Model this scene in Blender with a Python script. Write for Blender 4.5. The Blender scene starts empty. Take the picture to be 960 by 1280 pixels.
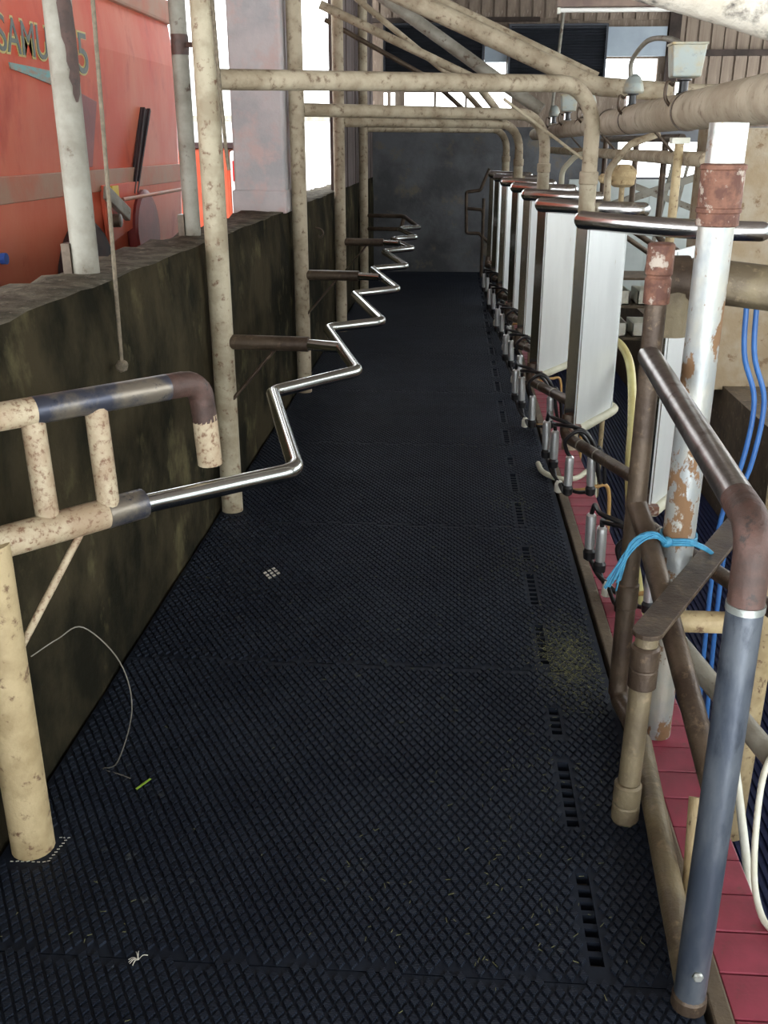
import bpy, math, random
from mathutils import Vector, Matrix
random.seed(7)
R = random.Random(11)
S = bpy.context.scene
COL = S.collection

# ------------------------------------------------------------------ camera
PITCH = math.atan(460 / 1200); YAW = math.atan(90 / math.hypot(1200, 460))
fwd = Vector((-math.sin(YAW) * math.cos(PITCH), math.cos(YAW) * math.cos(PITCH), -math.sin(PITCH)))
rgt = Vector((math.cos(YAW), math.sin(YAW), 0)); upv = rgt.cross(fwd)
cd = bpy.data.cameras.new('camera'); cam = bpy.data.objects.new('camera', cd); COL.objects.link(cam)
cd.sensor_fit = 'VERTICAL'; cd.sensor_height = 36; cd.lens = 1200 / 1280 * 36; cd.clip_start = .02; cd.clip_end = 300
m = Matrix((rgt, upv, -fwd)).transposed().to_4x4(); m.translation = (0, 0, 1.6); cam.matrix_world = m
S.camera = cam

# ------------------------------------------------------------------ world, exposure
w = bpy.data.worlds.new('overcast'); S.world = w; w.use_nodes = True
bg = w.node_tree.nodes['Background']; bg.inputs['Color'].default_value = (.93, .97, 1, 1); bg.inputs['Strength'].default_value = 2.6
S.view_settings.view_transform = 'Standard'; S.view_settings.look = 'None'; S.view_settings.gamma = 1
S.view_settings.use_curve_mapping = False; S.view_settings.exposure = 1.4

# ------------------------------------------------------------------ materials
MATS = {}
def mat(name, c1, c2=None, c3=None, scale=5, rough=.6, metal=0, bump=.15, bscale=40, thr=(.4, .65), thr3=(.58, .66),
        stretch=(1, 1, 1), rough3=None, metal3=None, scale3=None, coat=0, emit=None, spec=.5, voronoi=None):
    ma = bpy.data.materials.new(name); ma.use_nodes = True; nt = ma.node_tree; N = nt.nodes; L = nt.links
    b = N['Principled BSDF']
    tc = N.new('ShaderNodeTexCoord'); mp = N.new('ShaderNodeMapping'); L.new(tc.outputs['Object'], mp.inputs['Vector'])
    mp.inputs['Scale'].default_value = stretch
    col = None
    def noise(sc, det=6, ro=.6):
        n = N.new('ShaderNodeTexNoise'); n.inputs['Scale'].default_value = sc; n.inputs['Detail'].default_value = det
        n.inputs['Roughness'].default_value = ro; L.new(mp.outputs[0], n.inputs['Vector']); return n
    def rng(src, a, z):
        r = N.new('ShaderNodeMapRange'); r.inputs['From Min'].default_value = a; r.inputs['From Max'].default_value = z
        r.clamp = True; L.new(src, r.inputs['Value']); return r.outputs[0]
    def mix(f, a, c):
        x = N.new('ShaderNodeMix'); x.data_type = 'RGBA'; L.new(f, x.inputs[0])
        if isinstance(a, tuple): x.inputs[6].default_value = (*a, 1)
        else: L.new(a, x.inputs[6])
        x.inputs[7].default_value = (*c, 1); return x.outputs[2]
    cur = c1
    if c2 is not None: cur = mix(rng(noise(scale).outputs[0], *thr), cur, c2)
    f3 = None
    if c3 is not None:
        f3 = rng(noise(scale3 or scale * 2.3, 8, .65).outputs[0], *thr3); cur = mix(f3, cur, c3)
    if isinstance(cur, tuple): b.inputs['Base Color'].default_value = (*cur, 1)
    else: L.new(cur, b.inputs['Base Color'])
    b.inputs['Roughness'].default_value = rough; b.inputs['Metallic'].default_value = metal
    b.inputs['Specular IOR Level'].default_value = spec
    def lerp(a, z, sock):
        r = N.new('ShaderNodeMapRange'); r.inputs['To Min'].default_value = a; r.inputs['To Max'].default_value = z
        L.new(f3, r.inputs['Value']); L.new(r.outputs[0], sock)
    if f3 is not None and rough3 is not None: lerp(rough, rough3, b.inputs['Roughness'])
    if f3 is not None and metal3 is not None: lerp(metal, metal3, b.inputs['Metallic'])
    if coat: b.inputs['Coat Weight'].default_value = coat
    if bump:
        bn = N.new('ShaderNodeBump'); bn.inputs['Strength'].default_value = bump; bn.inputs['Distance'].default_value = .01
        L.new(noise(bscale, 5).outputs[0], bn.inputs['Height']); L.new(bn.outputs[0], b.inputs['Normal'])
    if emit: b.inputs['Emission Color'].default_value = (*emit[0], 1); b.inputs['Emission Strength'].default_value = emit[1]
    MATS[name] = ma; return ma

mat('rubber', (.0075, .0115, .022), (.014, .0195, .032), (.05, .056, .06), 3, .55, 0, .12, 160, thr3=(.62, .74), scale3=18, spec=.25)
mat('mat_base', (.0085, .0125, .022), (.013, .018, .029), None, 3, .6, 0, .05, 60, spec=.22)
mat('under_slab', (.045, .038, .029), (.07, .06, .046), None, 6, .95)
mat('cream_pipe', (.46, .40, .28), (.31, .255, .165), (.16, .085, .045), 7, .6, 0, .3, 60, thr=(.42, .6), thr3=(.56, .67), scale3=26)
mat('speckled_cream', (.48, .40, .27), (.35, .255, .16), (.17, .085, .045), 9, .6, 0, .3, 90, thr=(.4, .6), thr3=(.51, .66), scale3=75)
mat('milk_pipe', (.48, .41, .30), (.36, .29, .20), (.20, .145, .09), 5, .75, 0, .4, 60, thr=(.42, .6), thr3=(.56, .7), scale3=16)
mat('dusty_pipe', (.44, .37, .26), (.29, .23, .15), (.15, .10, .06), 6, .75, 0, .4, 60, thr=(.42, .6), thr3=(.56, .68), scale3=24)
mat('olive_pipe', (.20, .16, .095), (.13, .10, .062), (.27, .21, .13), 8, .5, .25, .3, 60, thr=(.42, .6), thr3=(.57, .68), scale3=24)
mat('grey_pipe', (.30, .285, .235), (.20, .18, .14), (.09, .055, .035), 6, .6, .1, .3, 60, thr=(.42, .6), thr3=(.6, .68))
mat('tan_pipe', (.50, .39, .22), (.36, .27, .14), (.15, .085, .045), 9, .6, 0, .3, 60, thr=(.42, .6), thr3=(.58, .67), scale3=26)
mat('brown_pipe', (.105, .075, .05), (.06, .04, .027), (.19, .135, .085), 9, .45, .4, .25, 70, thr=(.42, .6), thr3=(.57, .7), scale3=26)
mat('rust', (.10, .04, .026), (.19, .085, .052), (.40, .34, .28), 26, .7, .1, .5, 70, thr=(.42, .58), thr3=(.555, .62), scale3=30)
mat('dark_rust', (.055, .032, .025), (.10, .052, .04), (.035, .026, .022), 18, .55, .15, .3, 60)
mat('weld_blue', (.07, .075, .10), (.22, .19, .15), (.04, .045, .065), 12, .35, .6, .1, 60, thr=(.42, .6))
mat('galv_rust', (.46, .44, .37), (.34, .36, .36), (.19, .105, .05), 7, .38, .45, .2, 50, thr=(.42, .58), thr3=(.535, .56), scale3=12, rough3=.85, metal3=0, stretch=(1, 1, .6))
mat('galv', (.46, .48, .45), (.34, .37, .35), (.30, .22, .14), 16, .35, .7, .15, 50, thr=(.42, .6), thr3=(.6, .68))
mat('chrome', (.60, .62, .60), (.50, .52, .50), None, 6, .16, 1, .02, 30)
mat('cup_steel', (.72, .73, .72), (.62, .63, .62), None, 6, .34, .75, .02, 30)
mat('worn_steel', (.34, .32, .31), (.24, .22, .21), (.12, .09, .075), 12, .3, .95, .08, 60, thr=(.42, .6), thr3=(.55, .7), scale3=20)
mat('blue_steel', (.050, .062, .085), (.115, .13, .15), (.03, .037, .052), 12, .4, .35, .1, 60, thr=(.4, .62), thr3=(.56, .7), scale3=22, stretch=(1, 1, .35))
mat('stainless_sheet', (.78, .80, .79), (.70, .72, .71), (.50, .46, .38), 4, .42, .55, .04, 30, thr=(.38, .62), thr3=(.68, .75), stretch=(1, 1, .35))
mat('stainless', (.68, .67, .66), (.60, .59, .58), None, 6, .2, 1, .03, 30)

mat('cream_rubber', (.52, .50, .38), (.42, .40, .29), (.25, .19, .11), 8, .55, 0, .1, 60, thr3=(.64, .72))
mat('yellow_hose', (.55, .50, .22), (.47, .40, .16), None, 8, .4)
mat('orange_hose', (.50, .30, .10), (.42, .24, .08), None, 8, .4)
mat('black_hose', (.012, .012, .013), None, None, 5, .38, 0, .03)
mat('white_plastic', (.70, .70, .62), (.6, .58, .46), None, 8, .4)
mat('blue_hose', (.03, .11, .32), (.04, .15, .40), None, 8, .35)
mat('blue_twine', (.035, .21, .37), (.06, .30, .46), None, 60, .5)
mat('blue_mat', (.022, .034, .115), (.03, .045, .14), None, 8, .5)
mat('blue_mat_base', (.022, .034, .115), (.03, .045, .14), None, 8, .6)
mat('red_tile', (.31, .052, .082), (.22, .04, .06), (.13, .065, .055), 9, .35, 0, .05, 40, thr=(.4, .62), thr3=(.6, .74), scale3=14, spec=.35)
mat('grout', (.20, .10, .09), (.12, .08, .07), None, 8, .9)
mat('kerb_wood', (.13, .095, .06), (.08, .06, .04), (.20, .16, .11), 8, .8, 0, .4, 40)
mat('mossy_shaded_concrete', (.050, .040, .022), (.012, .011, .0065), (.115, .10, .05), 2.4, .95, 0, .5, 30, stretch=(1, 1, .75), thr=(.4, .58), thr3=(.55, .72), scale3=4.5, spec=.1)  # moss and grime blotches; overall tone also lowered to include some shade
mat('dusty_concrete', (.155, .135, .10), (.075, .066, .05), (.23, .2, .155), 11, .95, 0, .9, 60, thr=(.4, .6), spec=.1)
mat('pillar_concrete', (.52, .47, .46), (.40, .385, .385), (.54, .41, .38), 3, .9, 0, .3, 30, thr=(.4, .6), thr3=(.5, .66))
mat('dark_concrete', (.16, .165, .175), (.09, .092, .096), (.20, .17, .13), 1.6, .95, 0, .4, 20, thr=(.4, .6), thr3=(.56, .7), spec=.15)
mat('tan_concrete', (.38, .29, .18), (.46, .39, .29), (.24, .16, .09), 5, .9, 0, .5, 25)
mat('lime_beam', (.62, .57, .48), (.50, .44, .34), (.09, .08, .07), 6, .9, 0, .6, 30, thr3=(.5, .6), scale3=7)
mat('old_board', (.28, .22, .165), (.19, .14, .105), (.38, .31, .25), 5, .85, 0, .3, 30, stretch=(3, 3, .6))
mat('dark_board', (.06, .042, .034), (.03, .022, .017), None, 5, .9)
mat('plum_board', (.15, .115, .105), (.09, .07, .068), (.2, .16, .14), 4, .85, 0, .3, 30, stretch=(3, 3, .5))
mat('roof_sheet', (.16, .13, .11), (.10, .08, .07), None, 3, .9)
mat('louvre', (.045, .05, .062), (.03, .034, .042), None, 6, .5, .3)
mat('louvre_back', (.045, .05, .062), (.03, .034, .042), None, 6, .5, .3, bump=0)
mat('pale_sheet', (.40, .47, .52), (.34, .40, .46), None, 3, .6)
mat('white_wall', (.62, .68, .66), (.54, .60, .58), (.42, .40, .34), 3, .5, 0, .05, 20, thr3=(.64, .76))
mat('white_shed', (.8, .8, .78), (.72, .72, .7), None, 3, .6)
mat('truck_red', (.55, .072, .03), (.58, .17, .095), (.38, .045, .022), 1.1, .5, 0, .06, 25, thr=(.38, .64), thr3=(.54, .72), stretch=(1, 1, .5), spec=.25)
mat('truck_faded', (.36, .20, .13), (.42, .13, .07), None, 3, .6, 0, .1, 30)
mat('truck_dark', (.02, .012, .014), (.05, .02, .018), None, 6, .7)
mat('truck_maroon', (.22, .03, .025), (.15, .02, .02), None, 4, .5)
mat('letter_teal', (.10, .135, .13), (.16, .16, .13), None, 30, .55)
mat('letter_edge', (.50, .42, .16), None, None, 5, .55)
mat('swoosh_teal', (.14, .34, .33), (.30, .20, .14), None, 12, .55, stretch=(1, 1, 4))
mat('yellow_tag', (.65, .45, .03), None, None, 5, .5)
mat('blue_paint', (.03, .10, .40), None, None, 5, .5)
mat('rope', (.20, .16, .11), (.12, .10, .07), None, 60, .9, 0, .5, 200)
mat('wire', (.25, .23, .19), None, None, 5, .5, .4)
mat('galv_box', (.34, .38, .36), (.42, .33, .17), (.24, .26, .25), 9, .5, .35, .15, 50, thr3=(.58, .7))
mat('dust_sack', (.52, .40, .22), (.38, .27, .14), (.22, .14, .07), 14, .95, 0, .8, 60)
mat('glass_jar', (.5, .55, .55), None, None, 5, .1)
mat('lamp_case', (.16, .11, .09), (.24, .17, .13), None, 8, .7)
mat('lamp_tube', (.82, .81, .76), None, None, 5, .3, bump=0)
mat('straw', (.17, .165, .075), (.10, .11, .045), (.27, .25, .15), 90, .8)
mat('grass', (.26, .42, .04), None, None, 9, .6)
mat('dropping', (.62, .60, .52), (.45, .43, .36), None, 90, .9)
mat('earth', (.17, .145, .115), (.11, .095, .075), None, 1, .95)
mat('tail_lamp', (.45, .02, .02), None, None, 4, .25)
mat('dark_glass', (.05, .06, .07), None, None, 4, .15, bump=0)

# fine horizontal ribs moulded into the rubber studs
_r = MATS['rubber'].node_tree; _n = _r.nodes
_tc = [n for n in _n if n.type == 'TEX_COORD'][0]; _b = [n for n in _n if n.type == 'BUMP'][0]
_wv = _n.new('ShaderNodeTexWave'); _wv.wave_type = 'BANDS'; _wv.bands_direction = 'Y'; _wv.inputs['Scale'].default_value = 75
_r.links.new(_tc.outputs['Object'], _wv.inputs['Vector'])
_b2 = _n.new('ShaderNodeBump'); _b2.inputs['Strength'].default_value = .5; _b2.inputs['Distance'].default_value = .0015
_r.links.new(_wv.outputs['Color'], _b2.inputs['Height']); _r.links.new(_b.outputs[0], _b2.inputs['Normal'])
_r.links.new(_b2.outputs[0], _n['Principled BSDF'].inputs['Normal'])

# ------------------------------------------------------------------ helpers
ORG = {}
def V(*a): return Vector(a)
class MB:
    """collects geometry in world coordinates; build() links it as one mesh"""
    def __init__(s): s.v = []; s.f = []; s.sm = []
    def add(s, vs, fs, smooth=False):
        o = len(s.v); s.v += [Vector(p) for p in vs]; s.f += [tuple(i + o for i in f) for f in fs]; s.sm += [smooth] * len(fs); return s
    def box(s, a, b, bev=0):
        x0, y0, z0 = a; x1, y1, z1 = b
        vs = [(x0,y0,z0),(x1,y0,z0),(x1,y1,z0),(x0,y1,z0),(x0,y0,z1),(x1,y0,z1),(x1,y1,z1),(x0,y1,z1)]
        return s.add(vs, [(0,3,2,1),(4,5,6,7),(0,1,5,4),(1,2,6,5),(2,3,7,6),(3,0,4,7)])
    def bar(s, p, q, wd, th, up=(0, 0, 1)):
        """rectangular bar from p to q, wd across, th along up"""
        p = Vector(p); q = Vector(q); d = (q - p).normalized(); u = Vector(up); sd = d.cross(u).normalized(); u = sd.cross(d)
        vs = []
        for c in (p, q):
            for i, j in ((-1,-1),(1,-1),(1,1),(-1,1)): vs.append(c + sd * i * wd / 2 + u * j * th / 2)
        return s.add(vs, [(3,2,1,0),(4,5,6,7),(0,1,5,4),(1,2,6,5),(2,3,7,6),(3,0,4,7)])
    def sweep(s, pts, r, seg=14, oval=None, cap=True, r_end=None, round_cap=False, squash=None):
        pts = [Vector(p) for p in pts]
        pts = [p for i, p in enumerate(pts) if i == 0 or (p - pts[i-1]).length > 1e-6]
        n = len(pts); rs = r if isinstance(r, (list, tuple)) else [r] * n
        if round_cap:
            rr = rs[0]; t = (pts[1] - pts[0]).normalized(); t2 = (pts[-1] - pts[-2]).normalized()
            hp = [(pts[0] - t * rr * k, rs[0] * math.sqrt(max(0, 1 - k * k)) + 1e-4) for k in (.98, .85, .6, .3)]
            tp = [(pts[-1] + t2 * rs[-1] * k, rs[-1] * math.sqrt(max(0, 1 - k * k)) + 1e-4) for k in (.3, .6, .85, .98)]
            pts = [h[0] for h in hp] + pts + [h[0] for h in tp]; rs = [h[1] for h in hp] + list(rs) + [h[1] for h in tp]; n = len(pts)
        tan = []
        for i in range(n):
            a = pts[max(i-1, 0)]; b = pts[min(i+1, n-1)]; tan.append((b - a).normalized())
        ref = Vector((0, 0, 1)) if abs(tan[0].z) < .9 else Vector((1, 0, 0))
        nrm = (ref - tan[0] * ref.dot(tan[0])).normalized(); vs = []; fs = []
        for i in range(n):
            nrm = (nrm - tan[i] * nrm.dot(tan[i])).normalized(); bn = tan[i].cross(nrm)
            for k in range(seg):
                a = 2 * math.pi * k / seg; o = oval or (1, 1)
                vs.append(pts[i] + nrm * math.cos(a) * rs[i] * o[0] + bn * math.sin(a) * rs[i] * o[1])
        for i in range(n - 1):
            for k in range(seg):
                k2 = (k + 1) % seg; fs.append((i*seg+k, i*seg+k2, (i+1)*seg+k2, (i+1)*seg+k))
        s.add(vs, fs, True)
        if cap:
            s.add(vs[:seg], [tuple(range(seg - 1, -1, -1))]); s.add(vs[-seg:], [tuple(range(seg))])
        return s
    def lathe(s, c, prof, seg=18, axis=(0, 0, 1)):
        """prof: list of (radius, height along axis) from centre c"""
        ax = Vector(axis).normalized(); c = Vector(c)
        ref = Vector((1, 0, 0)) if abs(ax.x) < .9 else Vector((0, 1, 0)); u = (ref - ax * ref.dot(ax)).normalized(); v = ax.cross(u)
        vs = []; fs = []
        for (rr, h) in prof:
            for k in range(seg):
                a = 2 * math.pi * k / seg; vs.append(c + ax * h + (u * math.cos(a) + v * math.sin(a)) * max(rr, 1e-4))
        n = len(prof)
        for i in range(n - 1):
            s.add(vs[i*seg:(i+2)*seg], [(k, (k + 1) % seg, seg + (k + 1) % seg, seg + k) for k in range(seg)], True)
        s.add(vs[:seg], [tuple(range(seg - 1, -1, -1))]); return s.add(vs[-seg:], [tuple(range(seg))])
    def prism(s, poly, off):
        """poly: 3-D outline, extruded by vector off"""
        n = len(poly); off = Vector(off); a = [Vector(p) for p in poly]; b = [p + off for p in a]
        fs = [tuple(range(n - 1, -1, -1)), tuple(range(n, 2 * n))] + [(i, (i+1) % n, n + (i+1) % n, n + i) for i in range(n)]
        return s.add(a + b, fs)
    def build(s, name, material, parent=None, kind=None, bevel=0):
        me = bpy.data.meshes.new(name); o = ORG.get(parent.name, V(0,0,0)) if parent else V(0,0,0)
        me.from_pydata([tuple(p - o) for p in s.v], [], s.f); me.update()
        for p, t in zip(me.polygons, s.sm): p.use_smooth = t
        me.materials.append(MATS[material]); ob = bpy.data.objects.new(name, me); COL.objects.link(ob)
        if parent: ob.parent = parent
        ORG[ob.name] = o
        if kind: ob['kind'] = kind
        if bevel:
            b = ob.modifiers.new('bevel', 'BEVEL'); b.width = bevel; b.segments = 2; b.limit_method = 'ANGLE'
        return ob
def fillet(pts, rad, n=6):
    pts = [Vector(p) for p in pts]; out = [pts[0]]
    for i in range(1, len(pts) - 1):
        a, p, b = pts[i-1], pts[i], pts[i+1]; u = (a - p); v = (b - p); lu, lv = u.length, v.length; u.normalize(); v.normalize()
        ang = u.angle(v)
        if ang > 3.1: out.append(p); continue
        t = min(rad / math.tan(ang / 2), lu * .48, lv * .48); rr = t * math.tan(ang / 2)
        c = p + (u + v).normalized() * (rr / math.sin(ang / 2)); s = p + u * t - c; e = p + v * t - c
        tot = s.angle(e)
        for k in range(n + 1):
            f = k / n; out.append(c + (s * math.sin((1 - f) * tot) + e * math.sin(f * tot)) / math.sin(tot))
    out.append(pts[-1]); return out
def spline(pts, n=8):
    P = [Vector(p) for p in pts]; P = [P[0] * 2 - P[1]] + P + [P[-1] * 2 - P[-2]]; out = []
    for i in range(1, len(P) - 2):
        for k in range(n):
            t = k / n; a, b, c, d = P[i-1:i+3]
            out.append(.5 * ((2*b) + (c - a) * t + (2*a - 5*b + 4*c - d) * t*t + (3*b - a - 3*c + d) * t**3))
    out.append(P[-2]); return out
def tube(name, pts, r, material, parent=None, rad=0, seg=14, **k):
    return MB().sweep(fillet(pts, rad) if rad else pts, r, seg, **k).build(name, material, parent)
def hose(name, pts, r, material, parent=None, seg=8, n=7):
    return MB().sweep(spline(pts, n), r, seg).build(name, material, parent)
def tag(o, label, cat, group=None):
    o['label'] = label; o['category'] = cat
    if group: o['group'] = group
    return o
def thing(name, label, cat, loc, group=None):
    o = bpy.data.objects.new(name, None); COL.objects.link(o); o.location = loc; o.empty_display_size = .1
    ORG[o.name] = Vector(loc); return tag(o, label, cat, group)
def struct(o): o['kind'] = 'structure'; return o

# ================================================================== THE SETTING
struct(MB().box((-1.35, -.6, -.3), (.535, 13.2, -.03)).build('floor', 'under_slab'))
struct(MB().box((-14, -3, -.36), (-1.34, 32, -.06)).build('ground', 'earth'))

# low mossy wall with uneven dusty top
def rough_wall(x0, x1, y0, y1, z0, z1):
    mb = MB(); ny = int((y1 - y0) / .12); rnd = random.Random(3); cols = []
    lvl = [z0 + (z1 - z0) * k / 6 for k in range(7)]
    for i in range(ny + 1):
        y = y0 + (y1 - y0) * i / ny; c = []
        dz = rnd.uniform(-.006, .005)
        for k, z in enumerate(lvl): c.append((x1 + rnd.uniform(-.006, .004) - (.015 if k == 6 else 0), y, z + (dz if k == 6 else 0)))
        c.append((x1 - .09, y, z1 + rnd.uniform(0, .010))); c.append((x1 - .19, y, z1 + rnd.uniform(0, .012)))
        c.append((x0, y, z1 + rnd.uniform(-.02, .01))); c.append((x0, y, z0)); cols.append(c)
    n = len(cols[0]); vs = [p for c in cols for p in c]; fs = []
    for i in range(ny):
        for k in range(n - 1): fs.append((i*n+k, (i+1)*n+k, (i+1)*n+k+1, i*n+k+1))
    mb.add(vs, fs, True); return mb
wl = struct(rough_wall(-1.34, -1.06, -.6, 13.2, -.25, 1.2).build('wall_left', 'mossy_shaded_concrete'))
wl.data.materials.append(MATS['dusty_concrete'])
for p in wl.data.polygons:
    if p.normal.z > .6: p.material_index = 1

# far wall of dark rendered concrete, with ledge and the wide boarded gable above it
g = MB().box((-1.34, 13.2, -.9), (1.35, 13.42, 1.8))
g.box((1.35, 13.2, -.9), (4.2, 13.42, 1.2)); g.box((1.35, 13.2, 1.62), (4.2, 13.42, 1.8)); g.box((1.35, 13.2, 1.2), (2.05, 13.42, 1.62)); g.box((3.2, 13.2, 1.2), (4.2, 13.42, 1.62))
wb = struct(g.build('wall_back', 'dark_concrete'))
MB().box((-1.05, 13.14, 1.76), (.62, 13.2, 1.83)).build('ledge', 'dark_board', wb)
g = MB()
def solid(x0, x1, z0, z1): g.box((x0, 13.46, z0), (x1, 13.54, z1))
solid(-1.34, 4.2, 1.8, 2.03)
for a, b in ((-1.34, -.95), (-.90, -.86), (-.80, -.68), (-.30, -.27), (.10, .13), (.70, 4.2)): solid(a, b, 2.03, 2.22)
solid(-1.34, 4.2, 2.22, 2.32)
for a, b in ((-1.34, .33), (.61, 1.84), (2.5, 4.2)): solid(a, b, 2.32, 2.6)
solid(-1.34, 4.2, 2.6, 4.0)
gab = struct(g.build('wall_back_upper', 'old_board'))
bm = MB().box((0, 0, 0), (.135, .02, 1)); 
bme = None
x = -1.3
while x < 4.1:
    z0 = 3.04 if x < 2.62 else 1.84
    h = 3.95 - z0 + R.uniform(-.02, .03)
    if bme is None:
        o = bm.build('board', 'old_board', gab); bme = o.data
    else:
        o = bpy.data.objects.new('board', bme); COL.objects.link(o); o.parent = gab
    o.location = (x, 13.425 + R.uniform(-.006, .006), z0 + R.uniform(-.02, .02)); o.scale = (1 + R.uniform(-.06, .06), 1, h); x += .158
MB().box((-1.2, 13.37, 3.02), (1.0, 13.42, 3.07)).build('rail_batten', 'dark_board', gab)
MB().box((2.6, 13.37, 2.62), (4.1, 13.42, 2.69)).build('rail_batten', 'dark_board', gab)
MB().box((2.58, 13.34, 1.85), (2.72, 13.42, 3.9)).build('rail_batten', 'dark_board', gab)
struct(MB().box((-1.5, -7, 3.72), (4.4, 13.7, 3.78)).build('ceiling', 'roof_sheet'))  # roof extended unseen behind the camera to cut sky light
struct(MB().box((-6.5, -7, 4.2), (-1.5, 9.6, 4.26)).build('ceiling_bay_added', 'roof_sheet'))  # unseen bay roof, added to keep direct sky light off the wagon

wrt = MB().box((4.25, -7, -.3), (4.4, 13.4, 1.3)); wrt.box((4.25, -7, 2.75), (4.4, 13.4, 3.72))  # unseen side wall with invented openings, added to cut low side light
for yy in (-7, -3.6, -.2, 3.2, 6.6, 10, 13.1): wrt.box((4.25, yy, 1.3), (4.4, yy + .3, 2.75))
struct(wrt.build('wall_right_added', 'white_wall'))
# boarded wall above the low wall at the far left
wlr = struct(MB().box((-1.13, 9.2, 1.19), (-1.09, 13.2, 3.7)).build('wall_left_rear', 'plum_board'))
y = 9.2
while y < 13.1:
    wd = .19
    o = MB().box((-1.09, y, 1.20), (-1.068 + R.uniform(-.008, .006), y + wd, 3.7)).build('board', 'plum_board', wlr); y += wd + .02 + (R.random() < .3) * .02

# pillars on the low wall
def pillar(name, x0, x1, y0, y1, z0, z1, material): return struct(MB().box((x0, y0, z0), (x1, y1, z1)).build(name, material, bevel=.012))
pillar('wall_pillar', -1.38, -1.062, 6.28, 6.62, 1.19, 3.72, 'pillar_concrete')
MB().box((-1.395, 6.265, 1.19), (-1.053, 6.635, 1.33)).build('pillar_foot', 'pillar_concrete', bpy.data.objects['wall_pillar'], bevel=.01)

# pit on the right
px0, px1 = .745, 1.95
struct(MB().box((px0 - .02, -.6, -1.05), (px1, 11.6, -.905)).build('floor_pit', 'blue_mat_base'))
struct(MB().box((.535, -.6, -1.05), (px0 - .025, 13.2, -.075)).build('wall_pit', 'dark_concrete'))
struct(MB().box((px1, -.6, -1.05), (4.2, 13.2, -.02)).build('floor_right', 'kerb_wood'))
struct(MB().box((px0 - .02, 11.6, -1.05), (px1, 13.2, -.3)).build('step_pit', 'kerb_wood'))
kerb = struct(MB().box((.598, -.6, -.075), (px0, 13.2, -.062)).build('trim_1', 'grout'))
tme = None; y = .9; k = 0
while y < 13.0:
    if tme is None:
        tm = MB(); tm.box((0, 0, 0), (.139, .113, .014)); o = tm.build('tile', 'red_tile', kerb, bevel=.003); tme = o.data
    else:
        o = bpy.data.objects.new('tile', tme); COL.objects.link(o); o.parent = kerb
        b = o.modifiers.new('bevel', 'BEVEL'); b.width = .003; b.segments = 2
    o.location = (.604 + R.uniform(-.001, .001), y, -.063 + R.uniform(-.0015, .001)); y += .118
struct(MB().box((.553, .4, -.075), (.597, 13.2, -.025)).build('trim_2', 'kerb_wood', bevel=.006))

# ================================================================== RUBBER MATS
W_, H_ = .0265, .043
X0, X1 = -1.05, .528; SX0, SX1 = .322, .352
SEG = [(.045, .32), (.485, .755), (.89, 1.03)]
def seam(x, k): return 1.51 + 1.25 * k + (.014 if math.sin(x * 41 + k * 1.7) > 0 else -.014)
posts_xy = [(-.985, 1.83), (-1.0, 4.14), (-1.0, 6.45), (-1.0, 8.76), (-1.0, 11.07)]
gi, gh = .0034, .0055
dx, dy = W_ / 2 - gi * .9, H_ / 2 - gi * 1.5
def stud_geo(cx, cy, z=0):
    b = [(cx - dx, cy, z), (cx, cy - dy, z), (cx + dx, cy, z), (cx, cy + dy, z)]
    t = [(cx - dx * .86, cy, z + gh), (cx, cy - dy * .86, z + gh), (cx + dx * .86, cy, z + gh), (cx, cy + dy * .86, z + gh)]
    return b + t, [(4,5,6,7), (0,1,5,4), (1,2,6,5), (2,3,7,6), (3,0,4,7)]
ordinals = {-1: 'mat under the rail post at the open end of the walkway', 0: 'mat beside the steel gate hoop, where the tan rail post stands',
            1: 'mat with the hay patch beside the drain slots', 2: 'mat with pale dropping near the first zigzag bend',
            3: 'mat next to the second wall post', 4: 'mat between second and third zigzag bends', 5: 'mat in front of the third wall post',
            6: 'mat beside the fourth splash panel', 7: 'mat beside the fifth splash panel', 8: 'mat near the far concrete wall', 9: 'short mat against the far concrete wall'}
single = []
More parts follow.
